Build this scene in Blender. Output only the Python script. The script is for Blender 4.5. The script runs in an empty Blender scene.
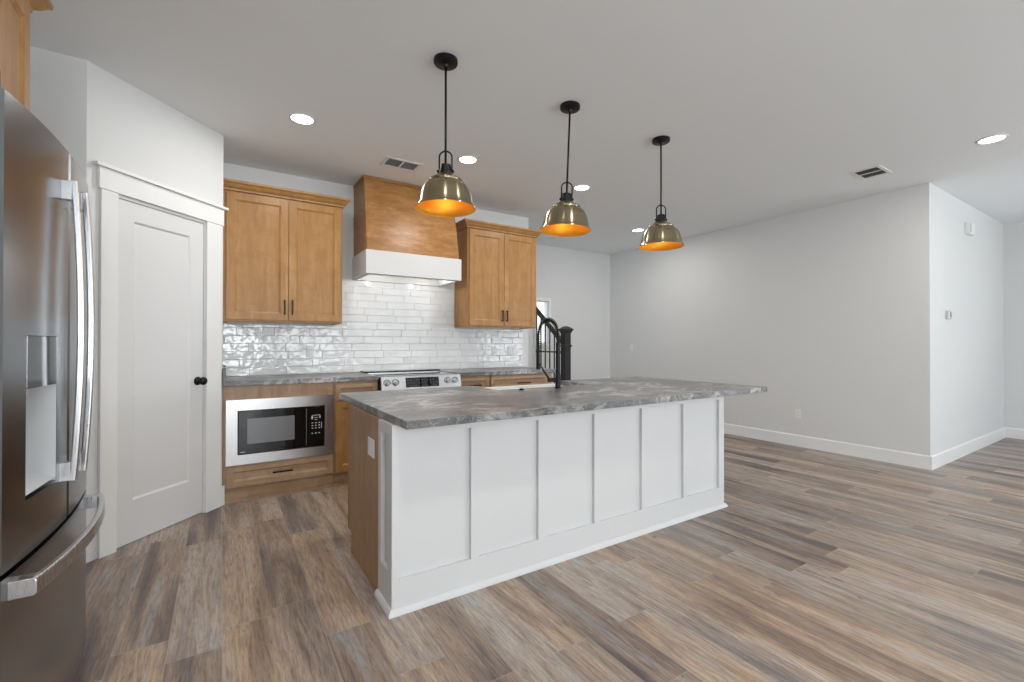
import bpy, bmesh, math, random
from mathutils import Vector, Matrix, Quaternion
random.seed(7)
PI = math.pi
scn = bpy.context.scene
COL = scn.collection

# ------------------------------------------------------------------ camera
YAW, PIT, ROL = math.radians(32.74), math.radians(0.30), math.radians(0.061)
FPX = 453.1
CAM_H = 1.255
cy_, sy_ = math.cos(YAW), math.sin(YAW)
F = Vector((sy_, cy_, 0)); R0 = Vector((cy_, -sy_, 0)); U0 = Vector((0, 0, 1))
F2 = F*math.cos(PIT) + U0*math.sin(PIT)
U2 = -F*math.sin(PIT) + U0*math.cos(PIT)
R2 = R0*math.cos(ROL) + U2*math.sin(ROL)
U3 = -R0*math.sin(ROL) + U2*math.cos(ROL)
cam_d = bpy.data.cameras.new('camera')
cam_d.sensor_fit = 'HORIZONTAL'
cam_d.sensor_width = 36.0
cam_d.lens = FPX/1024.0*36.0
cam_d.clip_start = 0.02
cam = bpy.data.objects.new('camera', cam_d)
COL.objects.link(cam)
m3 = Matrix((R2, U3, -F2)).transposed()
cam.matrix_world = Matrix.Translation((0, 0, CAM_H)) @ m3.to_4x4()
scn.camera = cam

# ------------------------------------------------------------------ view, world, light
scn.view_settings.view_transform = 'Standard'
scn.view_settings.look = 'None'
scn.view_settings.gamma = 1.0
scn.view_settings.use_curve_mapping = False
scn.view_settings.exposure = 0.44

H = 2.867            # ceiling height
W = bpy.data.worlds.new('world'); scn.world = W
W.use_nodes = True
W.node_tree.nodes['Background'].inputs['Color'].default_value = (0.86, 0.93, 1.0, 1)
W.node_tree.nodes['Background'].inputs['Strength'].default_value = 1.5

BACK_WINDOWS = [(-0.75, 0.95), (1.75, 3.45), (4.25, 5.95)]   # x ranges in wall_back (y = -6.6)
ADDED_SIDE_WINDOWS = [(-5.9, -4.3), (-3.6, -2.0)]                     # unseen windows added for light, y ranges in wall_right (x = 8.86)
BACK_Y = -6.6
def area_light(name, loc, direction, sx, sy, power, color=(1, 1, 1), spread=PI):
    ld = bpy.data.lights.new(name, 'AREA')
    ld.shape = 'RECTANGLE'; ld.size = sx; ld.size_y = sy
    ld.energy = power; ld.color = color; ld.spread = spread
    o = bpy.data.objects.new(name, ld); COL.objects.link(o)
    o.location = loc
    o.rotation_euler = Vector(direction).to_track_quat('-Z', 'Y').to_euler()
    return o
ADDED_LEFT_WINDOWS = [(-5.9, -4.3), (-3.6, -2.0)]  # unseen windows added in wall_left to brighten the long right wall
DAY = 78.0
for i, (a, b) in enumerate(BACK_WINDOWS):
    area_light('daylight_back', ((a+b)/2, BACK_Y-0.16, 1.35), (0, 1, 1.2), b-a, 2.1, DAY*(1.6, 0.95, 0.35)[i], (0.93, 0.975, 1.0))
for i, (a, b) in enumerate(ADDED_SIDE_WINDOWS):
    area_light('added_light_side', (8.86+0.16, (a+b)/2, 1.35), (-1, 0, 1.0), b-a, 2.1, 80.0, (0.90, 0.96, 1.0))  # added light from the right, towards the pantry wall and ceiling
for i, (a, b) in enumerate(ADDED_LEFT_WINDOWS):
    area_light('added_light_left', (-1.32-0.16, (a+b)/2, 1.35), (1, 0, 1.0), b-a, 2.1, 18.0, (0.90, 0.96, 1.0))  # added light from the left, towards the long right wall

# ------------------------------------------------------------------ tagging helpers
def tag(o, label=None, cat=None, group=None, kind=None):
    if label: o['label'] = label
    if cat: o['category'] = cat
    if group: o['group'] = group
    if kind: o['kind'] = kind
    return o
def thing(name, label, cat, loc=(0, 0, 0), group=None, rotz=0):
    o = bpy.data.objects.new(name, None); COL.objects.link(o)
    o.empty_display_size = 0.1
    o.location = loc; o.rotation_euler = (0, 0, rotz)
    return tag(o, label, cat, group)
def copy_tree(o, parent=None):
    c = o.copy(); COL.objects.link(c); c.parent = parent
    for ch in list(o.children):
        copy_tree(ch, c)
    return c

class MB:
    """collects shapes in world (or local) space; build() links them as ONE mesh object"""
    def __init__(s, M=None):
        s.bm = bmesh.new(); s.M = M or Matrix.Identity(4)
    def v(s, p): return s.bm.verts.new(s.M @ Vector(p))
    def box(s, x0, x1, y0, y1, z0, z1):
        vs = [s.v((x, y, z)) for x in (x0, x1) for y in (y0, y1) for z in (z0, z1)]
        for f in ((0,1,3,2), (4,6,7,5), (0,4,5,1), (2,3,7,6), (0,2,6,4), (1,5,7,3)):
            s.bm.faces.new([vs[i] for i in f])
        return s
    def quad(s, *ps):
        s.bm.faces.new([s.v(p) for p in ps]); return s
    def prism(s, pts, z0, z1):
        """pts: xy outline"""
        a = [s.v((p[0], p[1], z0)) for p in pts]; b = [s.v((p[0], p[1], z1)) for p in pts]
        n = len(pts)
        s.bm.faces.new(a[::-1]); s.bm.faces.new(b)
        for i in range(n):
            s.bm.faces.new([a[i], a[(i+1) % n], b[(i+1) % n], b[i]])
        return s
    def loft(s, rings, cap=True, closed=True):
        R = [[s.v(p) for p in r] for r in rings]
        n = len(R[0])
        for a, b in zip(R[:-1], R[1:]):
            for i in range(n if closed else n-1):
                s.bm.faces.new([a[i], a[(i+1) % n], b[(i+1) % n], b[i]])
        if cap:
            s.bm.faces.new(R[0][::-1]); s.bm.faces.new(R[-1])
        return s
    def tube(s, pts, r, n=10, cap=True):
        """round bar along pts; r a number or a list"""
        pts = [Vector(p) for p in pts]
        rs = r if isinstance(r, (list, tuple)) else [r]*len(pts)
        rings = []; ref = None
        for i, p in enumerate(pts):
            t = (pts[min(i+1, len(pts)-1)] - pts[max(i-1, 0)]).normalized()
            if ref is None:
                ref = Vector((0, 0, 1)) if abs(t.z) < 0.9 else Vector((1, 0, 0))
            u = (ref - t*ref.dot(t))
            if u.length < 1e-4: u = t.orthogonal()
            u.normalize(); w = t.cross(u); ref = u
            rings.append([p + (u*math.cos(a) + w*math.sin(a))*rs[i] for a in [2*PI*k/n for k in range(n)]])
        return s.loft(rings, cap)
    def bar(s, pts, wa, wb, A):
        """rectangular bar along pts, wa across axis A, wb across the other"""
        pts = [Vector(p) for p in pts]; A = Vector(A).normalized(); rings = []
        for i, p in enumerate(pts):
            t = (pts[min(i+1, len(pts)-1)] - pts[max(i-1, 0)]).normalized()
            B = t.cross(A).normalized(); A2 = B.cross(t).normalized()
            c = 0.3
            o = []
            for (u, w) in ((1,1-c),(1-c,1),(-1+c,1),(-1,1-c),(-1,-1+c),(-1+c,-1),(1-c,-1),(1,-1+c)):
                o.append(p + A2*u*wa/2 + B*w*wb/2)
            rings.append(o)
        return s.loft(rings)
    def lathe(s, prof, c=(0, 0, 0), n=32, axis='Z', cap=True):
        c = Vector(c); rings = []
        for r, h in prof:
            ring = []
            for k in range(n):
                a = 2*PI*k/n; u, w = r*math.cos(a), r*math.sin(a)
                p = {'Z': Vector((u, w, h)), 'Y': Vector((u, h, w)), 'X': Vector((h, u, w))}[axis]
                ring.append(c + p)
            rings.append(ring)
        return s.loft(rings, cap)
    def build(s, name, mat, parent=None, smooth=False, bevel=0, local=False, kind=None, seg=2, ang=35):
        bm = s.bm
        bmesh.ops.recalc_face_normals(bm, faces=bm.faces[:])
        off = Vector((0, 0, 0))
        if parent is not None:
            if not local:
                q = parent
                while q is not None:
                    off += q.location; q = q.parent
                bmesh.ops.translate(bm, verts=bm.verts[:], vec=-off)
        me = bpy.data.meshes.new(name)
        bm.to_mesh(me); bm.free()
        me.materials.append(mat)
        if smooth:
            for p in me.polygons: p.use_smooth = True
        o = bpy.data.objects.new(name, me); COL.objects.link(o)
        if parent is not None: o.parent = parent
        if bevel:
            b = o.modifiers.new('bevel', 'BEVEL'); b.width = bevel; b.segments = seg
            b.limit_method = 'ANGLE'; b.angle_limit = math.radians(ang)
        if kind: o['kind'] = kind
        return o
    def grounded(s, name, mat, **k):
        """a top-level mesh whose origin sits at its base centre"""
        xs = [v.co.x for v in s.bm.verts]; ys = [v.co.y for v in s.bm.verts]; zs = [v.co.z for v in s.bm.verts]
        c = Vector(((min(xs)+max(xs))/2, (min(ys)+max(ys))/2, min(zs)))
        bmesh.ops.translate(s.bm, verts=s.bm.verts[:], vec=-c)
        o = s.build(name, mat, **k); o.location = c
        return o

# ------------------------------------------------------------------ materials
class NT:
    def __init__(s, name):
        s.m = bpy.data.materials.new(name); s.m.use_nodes = True
        s.t = s.m.node_tree; s.b = s.t.nodes['Principled BSDF']
    def n(s, typ, **k):
        x = s.t.nodes.new(typ)
        for a, b in k.items(): setattr(x, a, b)
        return x
    def l(s, a, b): s.t.links.new(a, b)
    def math(s, op, a, b=None, c=None):
        x = s.n('ShaderNodeMath', operation=op)
        for i, q in enumerate((a, b, c)):
            if q is None: continue
            if isinstance(q, (int, float)): x.inputs[i].default_value = q
            else: s.l(q, x.inputs[i])
        return x.outputs[0]
    def mix(s, f, a, b, mode='MIX'):
        x = s.n('ShaderNodeMix', data_type='RGBA', blend_type=mode)
        for i, q in ((0, f), (6, a), (7, b)):
            if isinstance(q, (int, float)): x.inputs[i].default_value = q
            elif isinstance(q, tuple): x.inputs[i].default_value = (*q, 1)
            else: s.l(q, x.inputs[i])
        return x.outputs[2]
    def ramp(s, fac, stops, interp='LINEAR'):
        x = s.n('ShaderNodeValToRGB'); x.color_ramp.interpolation = interp
        e = x.color_ramp.elements
        while len(e) > 1: e.remove(e[0])
        e[0].position = stops[0][0]; e[0].color = (*stops[0][1], 1)
        for p, c in stops[1:]:
            q = e.new(p); q.color = (*c, 1)
        s.l(fac, x.inputs[0]); return x.outputs[0]
    def coords(s, scale=(1, 1, 1), rot=(0, 0, 0), kind='Object'):
        tc = s.n('ShaderNodeTexCoord'); mp = s.n('ShaderNodeMapping')
        mp.inputs['Scale'].default_value = scale; mp.inputs['Rotation'].default_value = rot
        s.l(tc.outputs[kind], mp.inputs[0]); return mp.outputs[0]
    def noise(s, vec, scale, detail=3, rough=0.5, dist=0.0, out=0):
        x = s.n('ShaderNodeTexNoise')
        x.inputs['Scale'].default_value = scale; x.inputs['Detail'].default_value = detail
        x.inputs['Roughness'].default_value = rough; x.inputs['Distortion'].default_value = dist
        s.l(vec, x.inputs['Vector']); return x.outputs[out]
    def bump(s, h, strength, dist=0.01):
        x = s.n('ShaderNodeBump'); x.inputs['Strength'].default_value = strength
        x.inputs['Distance'].default_value = dist
        s.l(h, x.inputs['Height']); s.l(x.outputs[0], s.b.inputs['Normal'])
    def set(s, **k):
        for a, v in k.items():
            s.b.inputs[a.replace('_', ' ')].default_value = (*v, 1) if isinstance(v, tuple) else v
        return s

def srgb(r, g, b):
    f = lambda c: (c/255/12.92) if c <= 10 else ((c/255+0.055)/1.055)**2.4
    return (f(r), f(g), f(b))

def paint(name, col, rough=0.55, bump=0.05, scale=180, spec=0.4):
    t = NT(name).set(Base_Color=col, Roughness=rough)
    t.b.inputs['Specular IOR Level'].default_value = spec
    if bump:
        t.bump(t.noise(t.coords(), scale, 2), bump, 0.002)
    return t.m
M_WALL = paint('wall_paint', (0.72, 0.727, 0.725), 0.6, 0.08, 90)
M_CEIL = paint('ceiling_paint', (0.89, 0.92, 0.94), 0.75, 0.25, 60)
M_TRIM = paint('white_trim_paint', (0.84, 0.84, 0.835), 0.35, 0)
M_DOOR = paint('door_paint', (0.73, 0.735, 0.735), 0.32, 0)
M_ISL = paint('white_island_paint', (0.67, 0.67, 0.67), 0.4, 0.02)
M_PLAS = paint('white_plastic', (0.82, 0.82, 0.81), 0.3, 0)
M_GREYPL = paint('grey_plastic', (0.5, 0.5, 0.5), 0.4, 0)
M_BAND = paint('hood_band_paint', (0.64, 0.64, 0.635), 0.35, 0)

def flat(name, col, rough=0.5, metal=0.0, spec=0.5):
    t = NT(name).set(Base_Color=col, Roughness=rough, Metallic=metal)
    t.b.inputs['Specular IOR Level'].default_value = spec
    return t.m
M_BLACK = flat('matte_black_metal', (0.012, 0.012, 0.013), 0.38, 0.6)
M_BLKRAIL = flat('black_painted_wood', (0.02, 0.02, 0.022), 0.35)
M_BLKGLOSS = flat('black_glass', (0.004, 0.004, 0.005), 0.04, 0, 0.6)
M_PULL = flat('bronze_pull', (0.02, 0.017, 0.015), 0.35, 0.8)
M_DARK = flat('dark_void', (0.01, 0.01, 0.01), 0.8)
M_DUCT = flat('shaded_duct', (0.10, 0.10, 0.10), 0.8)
M_SINK = flat('white_fireclay', (0.86, 0.86, 0.85), 0.12)
M_GROUT = flat('grout', (0.71, 0.71, 0.71), 0.8)
M_MWWIN = flat('oven_window_screen', (0.20, 0.21, 0.22), 0.12, 0, 0.7)
M_PRINT = flat('white_print', (0.7, 0.7, 0.7), 0.5)
M_GREYPR = flat('grey_print', (0.16, 0.17, 0.18), 0.5)

def steel(name, col, rough, axis_scale, aniso=0.0):
    t = NT(name).set(Base_Color=col, Metallic=1.0, Roughness=rough)
    n = t.noise(t.coords(axis_scale), 1.0, 2)
    t.l(t.math('ADD', t.math('MULTIPLY', n, 0.05), rough-0.025), t.b.inputs['Roughness'])
    return t.m
M_STEEL = steel('brushed_stainless', (0.56, 0.56, 0.565), 0.26, (400, 400, 6))
M_FRIDGE = steel('fridge_stainless', (0.27, 0.283, 0.298), 0.24, (500, 500, 4))
M_HANDLE = steel('polished_handle_steel', (0.60, 0.60, 0.61), 0.28, (300, 300, 10))
M_FBODY = flat('fridge_side_grey', (0.10, 0.10, 0.105), 0.45)
M_DISP = flat('dispenser_grey_plastic', (0.55, 0.56, 0.57), 0.3)
M_DISPC = flat('dispenser_control_panel', (0.16, 0.16, 0.165), 0.1, 0.9)

def brass(name, c1, c2, rough):
    t = NT(name).set(Metallic=1.0, Roughness=rough)
    n = t.noise(t.coords((3, 3, 220)), 1.0, 2)
    t.l(t.mix(n, c1, c2), t.b.inputs['Base Color'])
    t.b.inputs['Anisotropic'].default_value = 0.9
    t.b.inputs['Anisotropic Rotation'].default_value = 0.25
    tg = t.n('ShaderNodeTangent', direction_type='RADIAL', axis='Z')
    t.l(tg.outputs[0], t.b.inputs['Tangent'])
    return t.m
M_BRASS = brass('antique_brass', (0.29, 0.24, 0.145), (0.44, 0.375, 0.25), 0.24)
M_GOLD = flat('gold_leaf_inside', (0.90, 0.40, 0.03), 0.42, 0.6)

def wood(name, base, dark, light, grain=(9, 9, 0.9), rough=0.34, fig=0.0, figscale=(6, 6, 26)):
    t = NT(name)
    v = t.coords(grain)
    n1 = t.noise(v, 2.2, 4, 0.6, 0.6)
    n2 = t.noise(t.coords((grain[0]*7, grain[1]*7, grain[2]*3)), 2.0, 3, 0.6)
    n3 = t.noise(t.coords((1, 1, 1)), 2.6, 2)
    c = t.ramp(n1, [(0.30, dark), (0.5, base), (0.72, light)])
    c = t.mix(t.math('MULTIPLY', n2, 0.35), c, tuple(q*0.72 for q in base))
    c = t.mix(t.math('MULTIPLY', n3, 0.45), c, tuple(q*0.80 for q in dark))
    if not fig:
        bl = t.noise(t.coords((1, 1, 0.7)), 13, 4, 0.65, 0.5)
        c = t.mix(t.math('MULTIPLY', t.ramp(bl, [(0.46, (0, 0, 0)), (0.64, (1, 1, 1))]), 0.40), c, tuple(q*0.80 for q in dark))
    if fig:
        n4 = t.noise(t.coords(figscale), 1.0, 3, 0.6, 1.5)
        c = t.mix(t.math('MULTIPLY', t.math('GREATER_THAN', n4, 0.0), 0.0), c, c)
        f = t.ramp(n4, [(0.40, (0, 0, 0)), (0.62, (1, 1, 1))])
        c = t.mix(t.math('MULTIPLY', f, fig), c, dark)
    t.l(c, t.b.inputs['Base Color'])
    t.b.inputs['Roughness'].default_value = rough
    t.b.inputs['Specular IOR Level'].default_value = 0.3
    t.bump(n2, 0.05, 0.002)
    return t.m
MAPLE = ((0.46, 0.245, 0.088), (0.36, 0.175, 0.058), (0.54, 0.31, 0.125))
M_MAPLE = wood('maple_cabinet_wood', *MAPLE)
M_MAPLE_H = wood('maple_cabinet_wood_horizontal', *MAPLE, grain=(0.9, 9, 9))
LOW = ((0.50, 0.335, 0.205), (0.37, 0.225, 0.13), (0.58, 0.415, 0.27))  # cabinet wood, paled in the colour for glare on the lower fronts
M_LOW = wood('glare_paled_cabinet_wood', *LOW)
M_LOW_H = wood('glare_paled_cabinet_wood_horizontal', *LOW, grain=(0.9, 9, 9))
M_ISLW = wood('island_end_wood', (0.43, 0.255, 0.135), (0.35, 0.20, 0.10), (0.50, 0.31, 0.175))  # cabinet wood again, greyed in the colour for sheen on the island end
M_HOODW = wood('figured_hood_wood', (0.43, 0.215, 0.075), (0.27, 0.12, 0.036), (0.55, 0.30, 0.12), grain=(2.2, 9, 9), fig=0.55, figscale=(9, 9, 34), rough=0.36)

def tile_mat():
    t = NT('white_glazed_tile').set(Base_Color=(0.76, 0.765, 0.765), Roughness=0.07)
    v = t.coords((1, 1, 1))
    n = t.noise(v, 17, 1, 0.5, 0.5)
    n2 = t.noise(v, 7, 2)
    t.l(t.mix(n2, (0.68, 0.69, 0.695), (0.82, 0.82, 0.815)), t.b.inputs['Base Color'])
    t.bump(n, 0.17, 0.02)
    return t.m
M_TILE = tile_mat()

def stone():
    t = NT('grey_veined_granite')
    v = t.coords((1, 1, 1))
    warp = t.noise(v, 1.7, 3, 0.55, 0, 1)
    wv = t.n('ShaderNodeMix', data_type='VECTOR'); wv.inputs[0].default_value = 0.35
    t.l(v, wv.inputs[4]); t.l(warp, wv.inputs[5])
    w = wv.outputs[1]
    base = t.noise(v, 5.5, 5, 0.65, 0.4)
    c = t.ramp(base, [(0.28, (0.062, 0.062, 0.063)), (0.5, (0.105, 0.105, 0.105)), (0.72, (0.185, 0.183, 0.182))])
    mp = t.n('ShaderNodeMapping'); mp.inputs['Scale'].default_value = (1.0, 2.6, 1.5); mp.inputs['Rotation'].default_value = (0, 0, 0.35)
    t.l(w, mp.inputs[0])
    nv = t.noise(mp.outputs[0], 3.2, 5, 0.6, 0.9)
    ridge = t.math('ABSOLUTE', t.math('SUBTRACT', nv, 0.5))
    vein = t.ramp(ridge, [(0.0, (1, 1, 1)), (0.022, (0.6, 0.6, 0.6)), (0.07, (0, 0, 0))])
    msk = t.ramp(t.noise(v, 2.0, 2), [(0.42, (0, 0, 0)), (0.60, (1, 1, 1))])
    c = t.mix(t.math('MULTIPLY', t.math('MULTIPLY', vein, msk), 0.95), c, (0.60, 0.585, 0.57))
    nv2 = t.noise(mp.outputs[0], 9.0, 4, 0.6, 0.5)
    r2 = t.math('ABSOLUTE', t.math('SUBTRACT', nv2, 0.5))
    v2 = t.ramp(r2, [(0.0, (1, 1, 1)), (0.02, (0, 0, 0))])
    c = t.mix(t.math('MULTIPLY', v2, 0.45), c, (0.40, 0.39, 0.38))
    mp3 = t.n('ShaderNodeMapping'); mp3.inputs['Scale'].default_value = (0.55, 1.6, 1.6); mp3.inputs['Rotation'].default_value = (0, 0, 0.2)
    t.l(v, mp3.inputs[0])
    fl = t.noise(mp3.outputs[0], 34, 3, 0.6, 1.0)
    c = t.mix(t.math('MULTIPLY', t.ramp(fl, [(0.58, (0, 0, 0)), (0.70, (1, 1, 1))]), 0.7), c, (0.42, 0.41, 0.40))
    c = t.mix(t.math('MULTIPLY', t.ramp(fl, [(0.30, (1, 1, 1)), (0.42, (0, 0, 0))]), 0.55), c, (0.055, 0.055, 0.057))
    sp = t.noise(v, 95, 2, 0.6)
    c = t.mix(t.math('MULTIPLY', t.ramp(sp, [(0.45, (0, 0, 0)), (0.7, (1, 1, 1))]), 0.35), c, (0.30, 0.29, 0.285))
    t.l(c, t.b.inputs['Base Color'])
    t.b.inputs['Roughness'].default_value = 0.30
    t.bump(t.noise(v, 38, 4, 0.6), 0.22, 0.006)
    return t.m
M_STONE = stone()

def floor_mat():
    t = NT('vinyl_oak_planks')
    tc = t.n('ShaderNodeTexCoord'); sep = t.n('ShaderNodeSeparateXYZ')
    t.l(tc.outputs['Object'], sep.inputs[0])
    PW, PL = 0.188, 1.22
    xr = t.math('DIVIDE', t.math('SUBTRACT', sep.outputs[0], 0.198-PW*20), PW)
    row = t.math('FLOOR', xr); fx = t.math('FRACT', xr)
    wn = t.n('ShaderNodeTexWhiteNoise', noise_dimensions='1D'); t.l(row, wn.inputs['W'])
    yr = t.math('ADD', t.math('DIVIDE', sep.outputs[1], PL), t.math('MULTIPLY', wn.outputs['Value'], 7.31))
    pk = t.math('FLOOR', yr); fy = t.math('FRACT', yr)
    cmb = t.n('ShaderNodeCombineXYZ'); t.l(row, cmb.inputs[0]); t.l(pk, cmb.inputs[1])
    wn2 = t.n('ShaderNodeTexWhiteNoise', noise_dimensions='2D'); t.l(cmb.outputs[0], wn2.inputs['Vector'])
    rnd = wn2.outputs['Value']
    # plank-local coordinates (shifted per plank so no two repeat)
    c2 = t.n('ShaderNodeCombineXYZ')
    t.l(t.math('ADD', sep.outputs[0], t.math('MULTIPLY', rnd, 37.0)), c2.inputs[0])
    t.l(t.math('ADD', sep.outputs[1], t.math('MULTIPLY', rnd, 91.0)), c2.inputs[1])
    def mapped(sx, sy):
        mp = t.n('ShaderNodeMapping'); mp.inputs['Scale'].default_value = (sx, sy, 1); t.l(c2.outputs[0], mp.inputs[0]); return mp.outputs[0]
    broad = t.noise(mapped(8.5, 0.8), 1.0, 3, 0.5, 0.7)
    streak = t.noise(mapped(34, 2.2), 1.0, 6, 0.68, 1.8)
    fine = t.noise(mapped(120, 11), 1.0, 4, 0.7, 0.8)
    knots = t.noise(mapped(15, 5.0), 1.0, 2, 0.5, 0.6)
    base = t.ramp(rnd, [(0.0, srgb(122, 109, 106)), (0.14, srgb(168, 156, 144)), (0.28, srgb(194, 174, 155)),
                        (0.42, srgb(148, 128, 115)), (0.56, srgb(184, 172, 162)), (0.70, srgb(112, 102, 101)),
                        (0.84, srgb(192, 163, 136)), (1.0, srgb(166, 161, 155))], 'CONSTANT')
    tone = t.ramp(broad, [(0.33, srgb(86, 75, 75)), (0.43, srgb(146, 128, 116)), (0.53, srgb(196, 165, 136)), (0.66, srgb(200, 192, 184))])
    c = t.mix(0.50, base, tone)
    st = t.ramp(streak, [(0.32, (0.46, 0.43, 0.42)), (0.47, (0.86, 0.84, 0.83)), (0.66, (1.16, 1.14, 1.12))])
    c = t.mix(0.85, c, st, 'MULTIPLY')
    fi = t.ramp(fine, [(0.38, (0.60, 0.58, 0.57)), (0.54, (1.04, 1.04, 1.04))])
    c = t.mix(0.7, c, fi, 'MULTIPLY')
    kn = t.ramp(knots, [(0.69, (1, 1, 1)), (0.78, (0.42, 0.38, 0.36))])
    c = t.mix(1.0, c, kn, 'MULTIPLY')
    # bevelled joints, lightened in the colour for the highlight on the bevels
    ex = t.math('MINIMUM', fx, t.math('SUBTRACT', 1.0, fx))
    ey = t.math('MULTIPLY', t.math('MINIMUM', fy, t.math('SUBTRACT', 1.0, fy)), PL/PW)
    e = t.math('MINIMUM', ex, ey)
    seam = t.ramp(e, [(0.0, (1, 1, 1)), (0.008, (1, 1, 1)), (0.02, (0, 0, 0))])
    c = t.mix(t.math('MULTIPLY', seam, 0.40), c, srgb(188, 170, 152))
    c = t.mix(1.0, c, (0.91, 0.955, 1.0), 'MULTIPLY')
    t.l(c, t.b.inputs['Base Color'])
    t.l(t.math('ADD', t.math('MULTIPLY', streak, 0.12), 0.30), t.b.inputs['Roughness'])
    t.b.inputs['Specular IOR Level'].default_value = 0.5
    hh = t.math('SUBTRACT', t.math('MULTIPLY', fine, 0.25), t.math('MULTIPLY', seam, 1.0))
    t.bump(hh, 0.25, 0.002)
    return t.m
M_FLOOR = floor_mat()

def emit(name, col, s):
    t = NT(name).set(Base_Color=(0.9, 0.9, 0.9), Emission_Color=col, Emission_Strength=s)
    return t.m
M_LENS = emit('lit_led_lens', (1, 0.97, 0.93), 9.0)
M_BULB = emit('lit_bulb', (1, 0.70, 0.3), 0.8)
M_OFFLENS = flat('unlit_led_lens', (0.75, 0.8, 0.88), 0.3)
def glass():
    t = NT('window_glass'); out = t.t.nodes['Material Output']
    tr = t.n('ShaderNodeBsdfTransparent'); gl = t.n('ShaderNodeBsdfGlossy'); gl.inputs['Roughness'].default_value = 0.02
    mx = t.n('ShaderNodeMixShader'); mx.inputs[0].default_value = 0.08
    t.l(tr.outputs[0], mx.inputs[1]); t.l(gl.outputs[0], mx.inputs[2]); t.l(mx.outputs[0], out.inputs[0])
    return t.m
M_GLASS = glass()

# ================================================================== SETTING
TH = 0.11
RX, RY, EX = 5.95, 1.547, 8.86          # long right wall, return wall, far right wall
BW = 4.79                               # range wall
FW = 5.96                               # wall behind the stairs
LX = -1.32
P0 = Vector((-0.647, 3.479)); P1 = Vector((0.013, 4.172))
Tn = (P1-P0).normalized(); Nn = Vector((Tn.y, -Tn.x))   # Nn points into the room

def S(mb, name, mat, **k): return mb.build(name, mat, kind='structure', **k)
S(MB().box(LX-0.3, EX+0.3, BACK_Y-0.3, FW+1.4, -0.06, 0), 'floor', M_FLOOR)
S(MB().box(LX-0.3, EX+0.3, BACK_Y-0.3, FW+1.4, H, H+0.08), 'ceiling', M_CEIL)
S(MB().box(LX, P0.x, 3.479, 3.479+TH, 0, H), 'wall_alcove', M_WALL)
# range wall: from the pantry to its free end at x 3.33
S(MB().box(0.013-TH, 3.33, BW, BW+TH, 0, H), 'wall_range', M_WALL)
S(MB().box(0.013-TH, 0.013, P1.y+0.02, BW, 0, H), 'wall_pantry_side', M_WALL)
# long right wall, return wall, far right wall
S(MB().prism([(RX, RY), (RX, FW), (RX+TH, FW), (RX+TH, RY)], 0, H), 'wall_long_right', M_WALL)
S(MB().box(RX+TH, EX, RY, RY+TH, 0, H), 'wall_return', M_WALL)

def wall_with_holes(axis, at0, at1, u0, u1, holes, z0, z1, name, mat):
    """axis 'x': wall spans x; 'y': wall spans y; holes = [(a,b,zlo,zhi)]"""
    mb = MB()
    def bx(a, b, lo, hi):
        if axis == 'x': mb.box(a, b, at0, at1, lo, hi)
        else: mb.box(at0, at1, a, b, lo, hi)
    cur = u0
    for a, b, lo, hi in sorted(holes):
        bx(cur, a, z0, z1); bx(a, b, z0, lo); bx(a, b, hi, z1); cur = b
    bx(cur, u1, z0, z1)
    return S(mb, name, mat)
wall_with_holes('y', LX-TH, LX, BACK_Y, 3.479+TH, [(a, b, 0.3, 2.4) for a, b in ADDED_LEFT_WINDOWS], 0, H, 'wall_left', M_WALL)
wall_with_holes('y', EX, EX+TH, BACK_Y, RY+TH, [(a, b, 0.3, 2.4) for a, b in ADDED_SIDE_WINDOWS], 0, H, 'wall_right', M_WALL)
wall_with_holes('x', BACK_Y-TH, BACK_Y, LX, EX, [(a, b, 0.3, 2.4) for a, b in BACK_WINDOWS], 0, H, 'wall_back', M_WALL)
# wall behind the stairs with its tall narrow window
WX0, WX1, WZ0, WZ1 = 4.30, 4.545, 1.26, 1.95
wall_with_holes('x', FW, FW+TH, LX+0.9, RX+TH, [(WX0, WX1, WZ0, WZ1)], 0, H, 'wall_stairs', M_WALL)

def window(n, axis, at0, at1, a, b, lo, hi, mull=2, casing=0.08, pane=False, inward=1):
    mb = MB()
    def bx(u0, u1, w0, w1, lo_, hi_):
        w0, w1 = min(w0, w1), max(w0, w1)
        if axis == 'x': mb.box(u0, u1, w0, w1, lo_, hi_)
        else: mb.box(w0, w1, u0, u1, lo_, hi_)
    mid = (at0+at1)/2
    t = 0.03 if mull > 1 else 0.016
    e = 0.003
    bx(a+e, a+t, at0+.01, at1-.01, lo+e, hi-e); bx(b-t, b-e, at0+.01, at1-.01, lo+e, hi-e)
    bx(a+t, b-t, at0+.01, at1-.01, lo+e, lo+t); bx(a+t, b-t, at0+.01, at1-.01, hi-t, hi-e)
    for k in range(1, mull):
        u = a + (b-a)*k/mull
        bx(u-0.02, u+0.02, mid-0.02, mid+0.02, lo+t, hi-t)
    o = S(mb, n, M_TRIM)
    # casing on the room side
    f0 = at1 if inward > 0 else at0
    mb = MB()
    f1 = f0 + 0.018*inward
    bx(a-casing, a, f0, f1, lo-casing, hi+casing); bx(b, b+casing, f0, f1, lo-casing, hi+casing)
    bx(a, b, f0, f1, hi, hi+casing); bx(a, b, f0, f1, lo-casing, lo)
    mb.build('window_casing', M_TRIM, o)
    if pane:
        g = MB()
        if axis == 'x': g.box(a+t, b-t, mid-0.003, mid+0.003, lo+t, hi-t)
        else: g.box(mid-0.003, mid+0.003, a+t, b-t, lo+t, hi-t)
        g.build('window_pane', M_GLASS, o)
    return o
wn = 1
for a, b in BACK_WINDOWS:
    window('window_%d' % wn, 'x', BACK_Y-TH, BACK_Y, a, b, 0.3, 2.4, 2); wn += 1
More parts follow.
